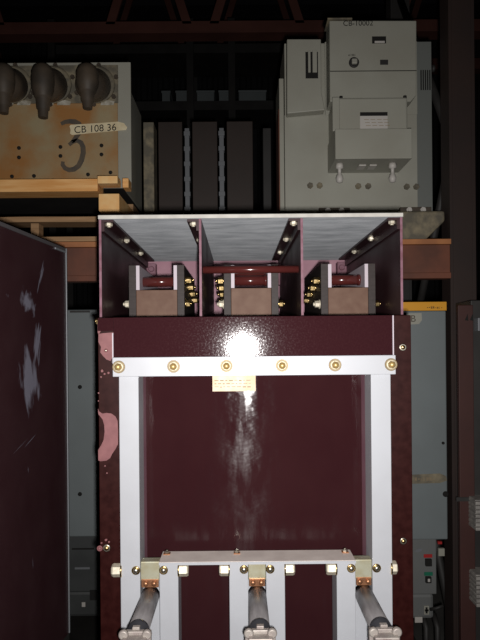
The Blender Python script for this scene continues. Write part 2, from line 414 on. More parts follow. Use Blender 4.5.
# chipped pink patches on the left strip
def chip(pts, Y=None):
    Y = Y or DS
    return MB().prism([at(a, b, Y - 0.0006) for a, b in pts], (0, 1, 0), 0.0009).build('bare_patch', M['pinkchip'], sl)
chip([(98.5, 334), (103, 333.2), (113.6, 332.4), (113.8, 345), (112, 358), (110.5, 361), (106.5, 359.5), (103, 356), (100.3, 352.5), (101, 347), (98.4, 342)])
chip([(97.6, 323), (100, 325), (101.5, 329), (100.5, 331.5), (99, 334), (97.7, 333)])
chip([(98, 408.5), (99.2, 411.5), (102.5, 413.6), (106.5, 412.9), (111.5, 413.6), (115.5, 416.5), (117.6, 421), (118, 431), (118, 444), (115.5, 449), (112.4, 453.5), (110.2, 458), (106.5, 460.6),
      (100.5, 461.3), (98.3, 460.5), (98.2, 450), (101, 445.5), (103.6, 440), (104.6, 432), (104.2, 425), (102.6, 419.5), (100.4, 416.6), (98.4, 414.2)])
for (a, b, s) in ((102, 371, 1.6), (104.5, 374, 1.1), (108.5, 373, 1.2), (101, 377, 0.9), (98.6, 393, 0.8), (98.5, 401, 0.7), (105, 466, 0.8), (107, 473, 0.8), (106, 540, 1.4), (101.5, 543, 1.0), (109, 542, 0.9)):
    chip([(a + s*math.cos(t)*(0.7 + 0.5*random.random()), b + s*math.sin(t)*(0.7 + 0.5*random.random())) for t in [k*math.pi/4 for k in range(8)]])
dome_screw(sl, at(106, 350.5, DS - 0.0006), 0.0042, 'screw', [M['zinc'], M['pinkchip']])
dome_screw(sl, at(106.7, 548, DS), 0.0080)
dome_screw(sl, at(99.8, 548.3, DS), 0.0060, 'screw', [M['pinkchip'], M['pinkchip']])
dome_screw(sr, at(402.8, 347.3, DS), 0.0078)
dome_screw(sr, at(403.3, 541, DS), 0.0074)
mb = MB(); hexnut(mb, Vector((xs0, DS + 0.012, Z(98, 321, DS))), (-1, 0, 0), 0.008, 0.006, 0.5); mb.build('edge_nut', M['brass'], sl)
# white bars
ztb, zbb = Z(255, 356.3, DT), Z(255, 375.6, DT)
tb = MB().box(X(112.6, 367, DT), X(395.8, 365, DT), DT, DT + 0.010, zbb, ztb).build('top_bar', M['white'], br, 0.0012)
for px in (118.8, 173.6, 226.5, 282, 335, 391):
    p = at(px, 366.3 - (px - 240)*0.0075, DT); p.z = (ztb + zbb)/2 + 0.0005
    washer_bolt(tb, p, 0.0128)
DBK = 1.335
def bar(x0, x1, z0, z1, y0=DF, y1=DBK):
    return MB().box(x0, x1, y0, y1, z0, z1).build('upright_bar', M['white'], br, 0.0012)
lo0, lo1 = X(119.2, 420, DF), X(138.8, 420, DF)
ro0, ro1 = X(371, 400, DF), X(390.8, 400, DF)
bar(lo0, lo1, ZB, zbb + 0.02, DF); bar(ro0, ro1, ZB, zbb + 0.02, DF)
PX = [(159.6, 178.4), (229.4, 248.3), (266.2, 285), (336.8, 355.6)]
inn = [(X(a, 590, DF), X(b, 590, DF)) for a, b in PX]
zc = Z(250, 561.4, DF)
for a, b in inn: bar(a, b, ZB, zc - 0.004)
cp = MB().box(inn[0][0] - 0.001, inn[3][1] + 0.001, DF, DBK + 0.004, zc - 0.004, zc).build('cross_plate', M['whitedirty'], br, 0.001)
MB().box(inn[0][0] - 0.001, inn[3][1] + 0.001, DF - 0.0012, DF + 0.0008, zc - 0.006, zc - 0.0008).build('plate_lip', M['white'], cp)
for px in (167, 237, 345):
    mb = MB(); p = at(px, 553, 1.322); p.z = zc
    mb.box(p.x - 0.007, p.x + 0.007, 1.315, 1.329, zc, zc + 0.002, 1); hexnut(mb, p + Vector((0, 0, 0.002)), (0, 0, 1), 0.0055, 0.005, 0.5)
    mb.build('bolt', [M['zinc'], M['copper']], cp)
# phase connections: block, strap, tube and finger cluster
pairs = [(lo1, inn[0][0]), (inn[1][1], inn[2][0]), (inn[3][1], ro0)]
zpin = Z(250, 569.3, DF)
for k, (a, b) in enumerate(pairs):
    c = (a + b)/2
    zb0, zb1 = zpin - 0.024, zpin + 0.016
    MB().box(a + 0.0003, b - 0.0003, DF + 0.040, DF + 0.046, ZB, zb0 - 0.012).build('back_plate', M['white'], br)
    cb = MB().box(a + 0.0004, b - 0.0004, DF + 0.004, DF + 0.030, zb0, zb1).build('contact_block', M['block'], br, 0.0015)
    st = MB().box(a + 0.002, b - 0.002, DF + 0.0015, DF + 0.006, zb0 - 0.012, zb0 + 0.0045).build('copper_strap', M['copper'], cb, 0.0008)
    mb = MB()
    for s in (-1, 1): mb.lathe((c + s*0.0085, DF + 0.0015, zb0 - 0.0035), (0, -1, 0), [(0, 0.0052), (0.004, 0.0050), (0.0055, 0.003), (0.006, 0)], 14)
    mb.build('strap_bolt', M['copper'], cb)
    for s, e in ((-1, a), (1, b)):
        dome_screw(br, (e + s*0.0085, DF, zpin), 0.0090, 'pin_head', [M['zinc'], M['brass']])
        # hex nut of the cross bolt on the far side of each bar
        w = 0.0405
        mb = MB(); hexnut(mb, Vector((e + s*w, DF + 0.008, zpin - 0.002)), (s, 0, 0), 0.0135, 0.011 if (k == 2 and s > 0) else 0.0185, 0.0, 0, 0.52); mb.build('hex_nut', M['nut'], br)
        mb = MB(); mb.lathe(Vector((e + s*(w - 0.003), DF + 0.008, zpin - 0.002)), (s, 0, 0), [(0, 0.0145), (0.003, 0.0145)], 20); mb.build('washer', M['brass'], br)
    zt0 = zpin - 0.0545
    y0, y1 = DF + 0.012, 1.125
    tubep = MB().cyl((c, y0, zt0), (c, y1, zt0), 0.0186, 36).build('conductor_tube', M['tubegrey'], br)
    mb = MB(); mb.lathe((c, y1 + 0.004, zt0), (0, -1, 0), [(0, 0.0190), (0.002, 0.0194), (0.010, 0.0194), (0.012, 0.012), (0.022, 0.012)], 36); mb.build('end_ring', M['darkring'], tubep)
    # finger cluster
    yc = y1 - 0.022
    zt_ = zt0 + 0.0105
    cl = MB()
    cl.box(c - 0.027, c + 0.027, yc - 0.010, yc, zt_ - 0.040, zt_ + 0.002)
    cl.box(c - 0.021, c + 0.021, yc - 0.030, yc - 0.010, zt_ - 0.050, zt_ - 0.004)
    cl = cl.build('finger_cluster', M['plated'], br, 0.0015)
    for sx in (-1, 1):
        for sz in (0, 1):
            mb = MB(); mb.lathe((c + sx*0.0205, yc - 0.010, zt_ - 0.0015 - sz*0.036), (0, -1, 0), [(0, 0.0085), (0.004, 0.0088), (0.0075, 0.0080), (0.0085, 0.0060)], 18)
            mb.build('cluster_bolt', M['plated'], cl)
    MB().box(c - 0.0065, c + 0.0065, yc - 0.006, yc + 0.004, zt_ + 0.002, zt_ + 0.0075).build('top_lug', M['plated'], cl, 0.001)
    MB().box(c - 0.008, c + 0.008, yc - 0.042, yc - 0.030, zt_ - 0.030, zt_ - 0.006).build('contact_finger', M['pinkplate'], cl, 0.002)
    for s in (-1, 1):
        MB().box(c + s*0.017 - 0.006, c + s*0.017 + 0.006, yc - 0.052, yc - 0.030, zt_ - 0.046, zt_ - 0.012).build('contact_finger', M['plated'], cl, 0.002)
# paper label hanging just under the top bar
pl = MB().box(X(212.5, 384, DS), X(255.6, 384, DS), DS - 0.0005, DS + 0.0003, Z(235, 391.2, DS), Z(235, 366.5, DS)).build('paper_label', M['paper'], br)
for k in range(3):
    mb = MB(); x = X(214.5, 380, DS); zz = Z(235, 380 + k*3.2, DS)
    random.seed(20 + k)
    while x < X(250, 380, DS):
        w = random.uniform(0.003, 0.009); h = random.uniform(0.0008, 0.0022)
        mb.box(x, x + w, DS - 0.0008, DS - 0.0005, zz - h, zz); x += w + 0.003
    mb.build('printed_line', M['ink'], pl)

# barrier box on top
xa, xb = X(99, 240, DB), X(402.6, 240, DB)
zT0, zT1 = Z(250, 218.2, DB), Z(250, 214.3, DB)
zL = CAMH + 0.035
TH = 0.0052
tp = MB().box(xa - 0.001, xb + 0.001, DB - 0.004, DE, zT0, zT1, 0, front=1).build('top_plate', [M['slate'], M['cream']], br, 0.0008)
MB().box(xa, xb, DE - 0.010, DE, zL, zT0 - 0.0003).build('back_board', M['pinkback'], br)
MB().box(xa, xb, DS + 0.09, DE - 0.011, zL - 0.008, zL).build('bottom_board', M['barrier'], br)
px1, px2 = X(200.4, 260, DB), X(302, 260, DB)
walls = [(xa, xa + TH), (px1 - TH/2, px1 + TH/2), (px2 - TH/2, px2 + TH/2), (xb - TH, xb)]
for k, (a, b) in enumerate(walls):
    nm = 'side_board' if k in (0, 3) else 'partition'
    w = MB().box(a, b, DB, DE - 0.0105, zL, zT0 - 0.0003, 0, front=1).build(nm, [M['barrier'], M['pinkedge']], br)
    s = 1 if k == 0 else -1
    e = b if k == 0 else a
    LG = 0.026
    mb = MB(); mb.box(e, e + s*LG, DB + 0.002, DE - 0.05, zT0 - 0.006, zT0 - 0.0004); mb.box(e, e + s*0.006, DB + 0.002, DE - 0.05, zT0 - 0.026, zT0 - 0.0062)
    mb.build('corner_angle', M['barrier'], w)
    for Yb in (DB + 0.018, DB + 0.235, DB + 0.465):
        mb = MB(); hexnut(mb, Vector((e + s*0.0135, Yb, zT0 - 0.006)), (0, 0, -1), 0.0076, 0.006, 0.55, 0, random.random()); mb.build('bolt', M['nut'], w)
    if k != 1:
        mb = MB(); mb.box(e, e + s*0.03, DE - 0.05, DE - 0.014, zT0 - 0.085, zT0 - 0.012); mb.lathe((e + s*0.016, DE - 0.05, zT0 - 0.03), (0, -1, 0), [(0, 0.010), (0.006, 0.008)], 12)
        mb.build('rear_bracket', M['pinkedge'], w, 0.001)
# cross rod in the middle bay
zr = Z(250, 269.6, 1.42)
MB().cyl((walls[1][1] - 0.001, 1.42, zr), (walls[2][0] + 0.001, 1.42, zr), 0.0085, 28).build('cross_rod', M['rod'], br)
# pole heads in the three bays
def pole(px0, px1_, pyt, pyb, bolts_side, nuts):
    Y0, Y1 = 1.50, 1.86
    a, b = X(px0, 290, Y0), X(px1_, 290, Y0)
    z1 = Z((px0 + px1_)/2, pyt, Y0); zb = Z((px0 + px1_)/2, pyb, Y0)
    t = 0.0175; ln = 0.0085
    h = MB().box(a + t + 0.0002, b - t - 0.0002, Y0 + 0.001, Y1, zL + 0.001, zb).build('pole_block', M['brownblock'], br, 0.001)
    for q0, q1, i0, i1 in ((a, a + t, a + t, a + t + ln), (b - t, b, b - t - ln, b - t)):
        sp = MB().box(q0, q1, Y0, Y1, zL + 0.001, z1).build('side_plate', M['polegrey'], h, 0.001)
        MB().box(i0 + 0.0002, i1 - 0.0002, Y0 + 0.001, Y1 - 0.01, zb + 0.0005, z1 - 0.001).build('liner_strip', M['liner'], h)
    zrd = Z((px0 + px1_)/2, (pyt + pyb)/2 + 4.5, Y0 + 0.06)
    rmb = MB(); rmb.cyl((a + t + 0.001, Y0 + 0.06, zrd), (b - t - 0.001, Y0 + 0.06, zrd), 0.0125, 28)
    rmb.lathe((b - t - ln - 0.006, Y0 + 0.06, zrd), (1, 0, 0), [(0, 0.0140), (0.006, 0.0140)], 28)
    rmb.build('cross_pin', M['rod'], h)
    if len(bolts_side) and px0 > 200 and px0 < 300: rmb = MB(); rmb.cyl((a + t + 0.001, Y0 + 0.12, zrd + 0.016), (b - t - 0.001, Y0 + 0.12, zrd + 0.016), 0.011, 24); rmb.build('cross_pin', M['rod'], h)
    for s in bolts_side:
        e = b if s > 0 else a
        for jb, Yb in enumerate((1.53, 1.60, 1.675, 1.755)):
            mb = MB(); zq = Z((px0 + px1_)/2, 280.5, Y0 + 0.025) - 0.011*jb
            mb.lathe((e, Yb, zq), (s, 0, 0), [(0, 0.0105), (0.003, 0.0105)], 16)
            hexnut(mb, Vector((e + s*0.003, Yb, zq)), (s, 0, 0), 0.0090, 0.013, 0.6)
            mb.build('bolt', M['brass'], h)
    for s in nuts:
        e = b if s > 0 else a
        mb = MB(); zq = Z((px0 + px1_)/2, 303.5, Y0)
        mb.lathe((e, Y0 + 0.02, zq), (s, 0, 0), [(0, 0.0115), (0.003, 0.0115)], 16)
        hexnut(mb, Vector((e + s*0.003, Y0 + 0.02, zq)), (s, 0, 0), 0.0085, 0.010, 0.55)
        mb.build('bolt', M['nut'] if s < 0 else M['brass'], h)
pole(128.8, 184.4, 265, 290, (1,), (-1, 1))
pole(223.8, 278.6, 264.5, 288, (-1,), (-1, 1))
pole(321, 375.6, 263.5, 287.5, (-1,), (-1, 1))
# truck under the breaker (below the picture)
MB().box(xs0, xs1, DS + 0.0205, DS + 0.06, 0.10, ZB - 0.0005).box(xs0, xs1, DE - 0.06, DE, 0.10, 0.16).box(xs0, xs0 + 0.05, DS + 0.06, DE - 0.06, 0.10, 0.16).box(xs1 - 0.05, xs1, DS + 0.06, DE - 0.06, 0.10, 0.16).build('truck_frame', M['rackdark'], br)
for x in (xs0 + 0.025, xs1 - 0.025):
    MB().box(x - 0.02, x + 0.02, DE - 0.05, DE - 0.011, 0.161, zL - 0.009).build('rear_post', M['rackdark'], br)
    for y in (DS + 0.06, DE - 0.05):
        MB().lathe((x - 0.018, y, 0.055), (1, 0, 0), [(0, 0.05), (0.003, 0.055), (0.033, 0.055), (0.036, 0.05)], 28).build('wheel', M['rubber'], br)

# ------------------------------------------------------------------ neighbouring breaker barrier on the left
zt = at(66, 252, 1.55).z
zb = at(67, 632, 1.55).z
P1 = at(66, 252, 1.55)
nb = thing('circuit_breaker', 'scuffed dark maroon breaker barrier with grey edge trim, cut off by the left frame edge', 'circuit breaker', (P1.x, 1.55, 0))
L = 0.80
x1, y1 = P1.x, 1.55
spots = []
def on_panel(px, py):
    d = ROT @ Vector(((px - 240)/FPX, (320 + SHIFT - py)/FPX, -1))
    th_ = R(5.0); n = Vector((math.cos(th_), -math.sin(th_), 0)); o = Vector((0, 0, CAMH)); P = Vector((x1, y1, 0))
    q = o + d * ((P - o).dot(n) / d.dot(n)); r = q - P
    return (r.x*math.sin(th_) + r.y*math.cos(th_), q.z)
for (px, py, L_, W_, tl, th) in ((29, 380, 0.082, 0.060, 8, 0.42), (37, 346, 0.06, 0.024, -12, 0.50), (28, 302, 0.036, 0.06, -20, 0.62), (41, 276, 0.050, 0.009, -26, 0.60), (5, 295, 0.02, 0.03, 0, 1.1),
                                 (30, 441, 0.10, 0.004, -72, 1.05), (18, 449, 0.14, 0.004, -74, 1.1), (28, 469, 0.02, 0.006, 0, 0.95), (33, 565, 0.05, 0.01, 5, 1.2)):
    y, z = on_panel(px, py); spots.append((y, z, L_, W_, tl, th))
M['scuffed'] = scuffed('scuffed_maroon_board', spots)
MB().box(x1 - 0.008, x1, y1 - L, y1 - 0.004, zb, zt).build('side_board', M['scuffed'], nb)
MB().box(x1 - 0.66, x1 - 0.0085, y1 - 0.012, y1 - 0.004, zb, zt).build('back_board', M['barrier'], nb)
MB().box(x1 - 0.66, x1 - 0.652, y1 - L, y1 - 0.0125, zb, zt).build('side_board', M['barrier'], nb)
MB().box(x1 - 0.66, x1 + 0.002, y1 - L, y1, zt + 0.0002, zt + 0.008).build('top_board', M['toptrim'], nb)
MB().box(x1 + 0.0004, x1 + 0.0032, y1 - 0.006, y1, zb, zt + 0.008).box(x1 - 0.03, x1 + 0.0032, y1 - 0.0038, y1, zb, zt - 0.0002).build('edge_trim', M['trim'], nb, 0.0006)
MB().box(x1 + 0.0004, x1 + 0.0035, y1 - 0.075, y1 - 0.0104, zt - 0.004, zt + 0.0002).build('top_trim', M['trim'], nb)
MB().box(x1 - 0.66, x1, y1 - L, y1, zb - 0.05, zb - 0.0004).build('truck_top', M['rackdark'], nb)
for x in (x1 - 0.63, x1 - 0.03):
    for y in (y1 - L + 0.03, y1 - 0.03):
        MB().box(x - 0.025, x + 0.025, y - 0.025, y + 0.025, 0.10, zb - 0.0505).build('leg', M['rackdark'], nb)
        MB().lathe((x - 0.015, y, 0.055), (1, 0, 0), [(0, 0.05), (0.003, 0.055), (0.027, 0.055), (0.030, 0.05)], 24).build('wheel', M['rubber'], nb)
nb.rotation_euler = (0, 0, R(-5.0))

# ------------------------------------------------------------------ pallet rack
YB = 2.13
zb0 = Z(90, 281.5, YB); zb1 = Z(90, 247.5, YB)
rk = thing('pallet_rack', 'rust red steel pallet rack carrying the stored equipment behind the breaker', 'rack', (0.0, 2.55, 0))
xl, xr = -1.25, X(475.5, 150, YB)
YR = 2.96
for y in (YB, YR):
    zl_ = zb0 if y == YB else zb1 - 0.03
    mb = MB(); mb.box(xl, xr - 0.09, y, y + 0.05, zl_, zb1); mb.box(xl, xr - 0.09, y - 0.010, y, zl_, zl_ + 0.02)
    b_ = mb.build('beam', M['rackrust'], rk, 0.002)
    MB().box(xl, xr - 0.09, y - 0.012, y + 0.05, zb1 + 0.0002, zb1 + 0.018).build('beam_lip', M['lip'], b_, 0.001)
ZR = zb1 + 0.018
for x in (xl - 0.09, xr - 0.09):
    for y in (YB, YR - 0.04):
        mb = MB(); mb.box(x + 0.0005, x + 0.0115, y, y + 0.09, 0, 4.2); mb.box(x + 0.0115, x + 0.078, y, y + 0.008, 0, 4.2); mb.box(x + 0.078, x + 0.0895, y, y + 0.09, 0, 4.2)
        mb.build('upright', M['uprightbrown'] if x > 0 and y == YB else M['rackdark'], rk, 0.001)
    for k, (z0, z1) in enumerate(((0.3, 1.2), (2.1, 1.2), (2.1, 3.0), (3.9, 3.0))):
        a, b = Vector((x + 0.045, YB + 0.095, z0)), Vector((x + 0.045, YR - 0.045, z1))
        MB().tube([a, b], 0.016, 8).build('brace', M['rackdark'], rk)

# lower pallet on the left
pz0 = ZR + 0.0005
p = thing('pallet', 'weathered wooden pallet lying on the rack beam, under the orange timber skid', 'pallet', (X(30, 230, 2.1), 2.5, pz0))
px_l, px_r = -1.20, X(131, 235, YB)
ptop = Z(40, 216.8, YB - 0.02); pb = Z(40, 238, YB - 0.02); hb = 0.018
def plank(x0, x1, y0, y1, z0, z1, name, m, par, wob=0.0):
    mb = MB(); N = 14
    g = []
    for k in range(N + 1):
        x = x0 + (x1 - x0)*k/N; d = wob*(mnoise.noise(Vector((x*5, y0*3, z0))))
        g.append([mb.bm.verts.new((x, yy, zz)) for yy, zz in ((y0, z0 + d), (y1, z0 + d), (y1, z1 + d), (y0, z1 + d))])
    for A, B in zip(g, g[1:]):
        for i in range(4): mb.bm.faces.new((A[i], A[(i+1) % 4], B[(i+1) % 4], B[i]))
    mb.bm.faces.new(g[0][::-1]); mb.bm.faces.new(g[-1])
    return mb.build(name, m, par, 0.001)
for k in (0, 5):
    y = YB - 0.02 + k*0.168
    plank(px_l, px_r, y, y + 0.10, ptop - hb, ptop, 'deck_board', M['pinedull'], p, 0.004)
for k in (0, 2):
    y = YB - 0.02 + k*0.42
    plank(px_l, px_r, y, y + 0.10, pz0, pz0 + hb*0.9, 'bottom_board', M['pinedull'], p, 0.0)
for a, b in ((-190, -180), (32.5, 40.5), (118, 128)):
    for y in (YB - 0.018, YB + 0.40, YB + 0.84):
        MB().box(X(a, 230, YB), X(b, 230, YB), y, y + 0.05, pz0 + (hb*0.9 if y != YB + 0.40 else 0) + 0.0003, ptop - hb - 0.003).build('block', M['pinedull'], p, 0.001)

# timber skid carrying the rusty tank
sz0 = ptop + 0.006
s_ = thing('timber_skid', 'orange pine timber skid under the rusty tank, on the weathered pallet', 'skid', (X(60, 200, 2.1), 2.45, sz0))
Yk = 2.06
zF0, zF1 = Z(50, 191.5, Yk + 0.03), Z(50, 179.0, Yk + 0.03)
xk0, xk1 = X(98.5, 195, Yk), X(119.2, 195, Yk)
plank(-1.15, X(97.6, 185, Yk + 0.03), Yk + 0.03, Yk + 0.12, zF0, zF1, 'long_timber', M['pine'], s_)
MB().box(xk0 - 0.002, xk1 - 0.004, Yk - 0.006, Yk + 0.055, Z(108, 183.8, Yk), zF1).build('top_timber', M['endgrain'], s_, 0.002)
MB().box(xk1, X(128.5, 182, Yk + 0.06), Yk + 0.06, Yk + 0.12, Z(122, 187.5, Yk + 0.06), Z(122, 178, Yk + 0.06)).build('stub_timber', M['pine'], s_, 0.002)
for (x0, x1_) in ((xk0, xk1), (-1.14, -1.07)):
    MB().box(x0, x1_, Yk, 2.69, sz0, Z(108, 193.6, Yk) if x0 == xk0 else zF0 - 0.0005).build('cross_timber', M['endgrain'], s_, 0.002)
MB().box(xk0 + 0.004, xk1 - 0.004, 2.36, 2.58, Z(108, 193.4, Yk), Z(108, 184.0, Yk)).build('spacer_block', M['pinedull'], s_, 0.001)

# rusty three-bushing tank
Yt = 2.22
tz0 = zF1 + 0.0006; tz1 = Z(60, 62.5, Yt)
tx0, tx1 = -1.10, X(131, 120, Yt)
tk = thing('switchgear_tank', 'rust stained grey tank with three dark elbow bushings and a sprayed 3', 'switchgear', ((tx0 + tx1)/2, 2.45, tz0))
MB().box(tx0 + 0.02, tx1 - 0.03, Yt + 0.012, 2.66, tz0, tz1 - 0.03, bottom=1).build('tank_body', [M['greygreen'], M['rackdark']], tk, 0.004)  # underside near-black: shade beneath the tank put into its colour
ff = MB().box(tx0, tx1, Yt, Yt + 0.0115, tz0, tz1).build('front_flange', M['greygreen'], tk, 0.002)
rx1 = X(118, 120, Yt)
rf = MB().box(tx0 + 0.05, rx1, Yt - 0.006, Yt - 0.0002, tz0 + 0.004, Z(60, 104, Yt)).build('rusty_face', M['rust'], tk, 0.001)
MB().box(tx0 + 0.05, rx1 + 0.002, Yt - 0.005, Yt - 0.0002, Z(60, 103.7, Yt), tz1 - 0.012).build('bushing_plate', M['darkrust'], tk, 0.001)
for cx, bx_, tip in ((-42, -32, 114), (3.5, 13, 113.5), (43, 53, 118), (87.5, 96.5, 109)):
    b0 = at(bx_, 85, Yt - 0.006)
    Ycol = Yt - 0.155
    c = at(cx, 84, Ycol); top = Z(cx, 63.5, Ycol); tz = Z(cx, tip, Ycol)
    eb = MB()
    eb.lathe((b0.x, Yt - 0.0062, b0.z), at(cx, 83, Ycol) + Vector((0, 0.02, 0)) - b0, [(0, 0.050), (0.03, 0.056), (0.07, 0.056), (0.11, 0.052), (0.145, 0.044), (0.165, 0.0)], 28)
    H = top - tz
    eb.lathe((c.x, Ycol, top), (0, 0, -1), [(0, 0.0), (0.004, 0.018), (0.014, 0.030), (0.03, 0.0365), (0.06, 0.0375), (H*0.50, 0.035), (H*0.60, 0.029), (H*0.64, 0.027), (H*0.65, 0.023), (H*0.84, 0.021), (H*0.85, 0.017), (H, 0.015)], 26)
    e = eb.build('elbow_bushing', M['grimy'], tk)
    mb = MB(); mb.lathe((b0.x, Yt - 0.0052, b0.z), (0, -1, 0), [(0, 0.066), (0.008, 0.066), (0.010, 0.057)], 28); mb.build('mounting_ring', M['darkrust'], e)
    for k in range(6):
        a = k*math.pi/3 + 0.4
        b = MB(); hexnut(b, Vector((b0.x + 0.076*math.cos(a), Yt - 0.0052, b0.z + 0.070*math.sin(a))), (0, -1, 0), 0.0085, 0.007, 0.5); b.build('bolt', M['grimy'], e)
    for q in (-8, 9):
        if bx_ + q + 6 > 118 or (bx_ > 90 and q < 0): continue
        MB().prism([at(bx_ + q - 5, 105, Yt - 0.0085), at(bx_ + q + 8, 105, Yt - 0.0085), at(bx_ + q + 9, 101.5, Yt - 0.0085), at(bx_ + q + 3, 100.2, Yt - 0.0085), at(bx_ + q - 4, 101, Yt - 0.0085)], (0, 1, 0), 0.002).build('chalky_patch', M['caulk'], e)
# bolt holes
for px, py in ((19, 148), (19, 157.5), (60.5, 147), (60.5, 156), (101.5, 145.5), (101.5, 154.5), (12, 176.5), (34, 176), (88, 174.5), (110.5, 172.5)):
    q = at(px, py, Yt - 0.006); MB().lathe((q.x, Yt - 0.0062, q.z), (0, -1, 0), [(0, 0.0070), (0.003, 0.0062), (0.0036, 0.003)], 14).build('bolt', M['hole'], rf)
# the sprayed 3, two sagging strokes
def stroke(pts, w, name, m, par, Y):
    mb = MB(); P = [at(a, b, Y) for a, b in pts]; n = len(P); l = []; r = []
    for i, q in enumerate(P):
        t = (P[min(i+1, n-1)] - P[max(i-1, 0)]).normalized(); s = Vector((-t.z, 0, t.x)); ww = w*(0.75 + 0.35*math.sin(math.pi*i/(n-1)))
        l.append(q + s*ww); r.append(q - s*ww)
    poly = l + r[::-1]
    a = [mb.bm.verts.new(v) for v in l]; b = [mb.bm.verts.new(v) for v in r]
    for i in range(n-1): mb.bm.faces.new((a[i], a[i+1], b[i+1], b[i]))
    o = mb.build(name, m, par); sd = o.modifiers.new('thickness', 'SOLIDIFY'); sd.thickness = 0.0006
    return o
stroke([(61, 124), (65, 122), (70, 121.3), (75, 121.8), (79, 124), (80.5, 127.5), (79.5, 132), (77, 136), (74, 140), (71.5, 143)], 0.0085, 'spray_numeral', M['spray'], rf, Yt - 0.0068)
stroke([(69, 145), (72.5, 142), (77, 140.5), (81, 142.5), (83, 147), (83.3, 153), (81.6, 160), (78.5, 166), (74, 169.3), (69, 170), (65, 168.2), (62.5, 164.5), (63, 161.5)], 0.0085, 'spray_numeral', M['spray'], rf, Yt - 0.0068)
tpq = [(69.5, 126.3), (70.5, 124.8), (100, 123.0), (118, 121.6), (124, 123.2), (127.3, 127.5), (126, 130), (100, 132.2), (72, 135), (70, 133.5), (70.6, 130)]
tpp = MB().prism([at(a, b, Yt - 0.0080) for a, b in tpq], (0, 1, 0), 0.0008).build('tape_tag', M['tape'], tk)
o = at(74, 133.2, Yt - 0.0086)
d = at(115, 130.4, Yt - 0.0086) - o
text('lettering', 'CB 108 36', 0.035, M['black'], tpp, o, d, Vector((-d.z, 0, d.x)), 0.05)

# ------------------------------------------------------------------ grey-green breaker on the right of the rack
Ye = 2.28
ez0 = Z(400, 215.5, Ye); 
eq = thing('circuit_breaker', 'grey green breaker with a bulky front housing, standing up on the rack at right', 'circuit breaker', (X(360, 200, Ye), 2.4, ZR + 0.0005))
ex0, ex1 = X(284.5, 120, Ye), X(432, 120, Ye)
MB().box(ex0 + 0.002, ex1 - 0.004, Ye + 0.0085, 2.52, ez0, Z(300, 42, Ye)).build('body', M['greygreen'], eq, 0.003)
fp = MB().box(ex0, X(417, 120, Ye), Ye, Ye + 0.008, ez0, Z(300, 115, Ye)).box(X(325, 60, Ye), X(417, 60, Ye), Ye, Ye + 0.008, Z(300, 115, Ye), Z(300, 42, Ye)).build('front_plate', M['greygreen'], eq, 0.001)
MB().box(X(416, 120, Ye) + 0.002, ex1, Ye + 0.001, Ye + 0.008, ez0, Z(425, 41.5, Ye)).build('front_plate', M['darkgreygreen'], eq, 0.001)
MB().box(X(280, 150, Ye), ex0 - 0.0005, Ye + 0.02, 2.50, ez0, Z(282, 76, Ye)).build('side_flange', M['greygreen'], eq, 0.002)
MB().box(X(279, 150, Ye), X(280, 150, Ye) - 0.0003, Ye + 0.01, 2.44, ez0, Z(282, 108, Ye)).build('side_strip', M['rackrust'], eq, 0.001)
# raised box at the upper left with a slanting lower side
Yl = Ye - 0.045
lb = MB().prism([at(a, b, Yl) for a, b in ((287, 39), (321, 39), (321.5, 92), (325, 110), (287, 113.5))], (0, 1, 0), 0.0445).build('left_housing', M['greygreen'], eq, 0.003)
MB().box(X(305.5, 65, Yl), X(318, 65, Yl), Yl - 0.001, Yl - 0.0003, Z(310, 78.5, Yl), Z(310, 52, Yl)).build('slot_opening', M['hole'], lb)
for a, b in ((308, 310.4), (312.4, 316.8)):
    MB().box(X(a, 65, Yl), X(b, 65, Yl), Yl - 0.007, Yl - 0.0012, Z(310, 73, Yl), Z(310, 51, Yl)).build('latch_bar', M['greygreen'], lb, 0.001)
# upper housing
Yu = Ye - 0.09
uh = MB().prism([at(a, b, Yu) for a, b in ((329.5, 20.5), (416.5, 20.5), (416.5, 95), (411, 101.5), (330, 101.5))], (0, 1, 0), 0.0895).build('upper_housing', M['greygreen'], eq, 0.003)
MB().box(X(327.5, 20, Yu) , X(352, 20, Yu), Yu - 0.004, Yu + 0.08, Z(340, 20, Yu), Z(340, 18.4, Yu)).build('top_lip', M['darkrust'], uh)
MB().box(X(330, 70, Yu), X(416.5, 70, Yu), Yu - 0.0006, Yu - 0.0001, Z(370, 71.4, Yu), Z(370, 70.6, Yu)).build('seam', M['hole'], uh)
wq = MB().box(X(372, 40, Yu), X(386, 40, Yu), Yu - 0.0012, Yu - 0.0002, Z(379, 43.5, Yu), Z(379, 36.5, Yu)).build('counter_window', M['hole'], uh)
MB().box(X(374.5, 40, Yu), X(384.5, 40, Yu), Yu - 0.003, Yu - 0.0013, Z(379, 43.3, Yu), Z(379, 41.3, Yu)).build('counter_shelf', M['whitelabel'], uh)
MB().box(X(380, 62, Yu), X(388, 62, Yu), Yu - 0.003, Yu - 0.0002, Z(379, 65, Yu), Z(379, 60, Yu)).build('small_window', M['rackdark'], uh, 0.001)
q = at(353.8, 62.8, Yu); q.y = Yu - 0.0002
MB().lathe(q, (0, -1, 0), [(0, 0.018), (0.005, 0.018), (0.007, 0.015), (0.0035, 0.012)], 24).build('knob_ring', M['rackdark'], uh)
MB().box(q.x - 0.009, q.x + 0.010, Yu - 0.016, Yu - 0.0045, q.z - 0.009, q.z + 0.009).build('knob', M['greygreen'], uh, 0.003)
text('lettering', 'CB-10002', 0.026, M['hole'], uh, at(343, 25.8, Yu - 0.0008), (1, 0, 0.006), (0, 0, 1))
scribble('printed_line', 5, 0.028, 0.007, M['hole'], uh, at(348.5, 56, Yu - 0.0008), 3)
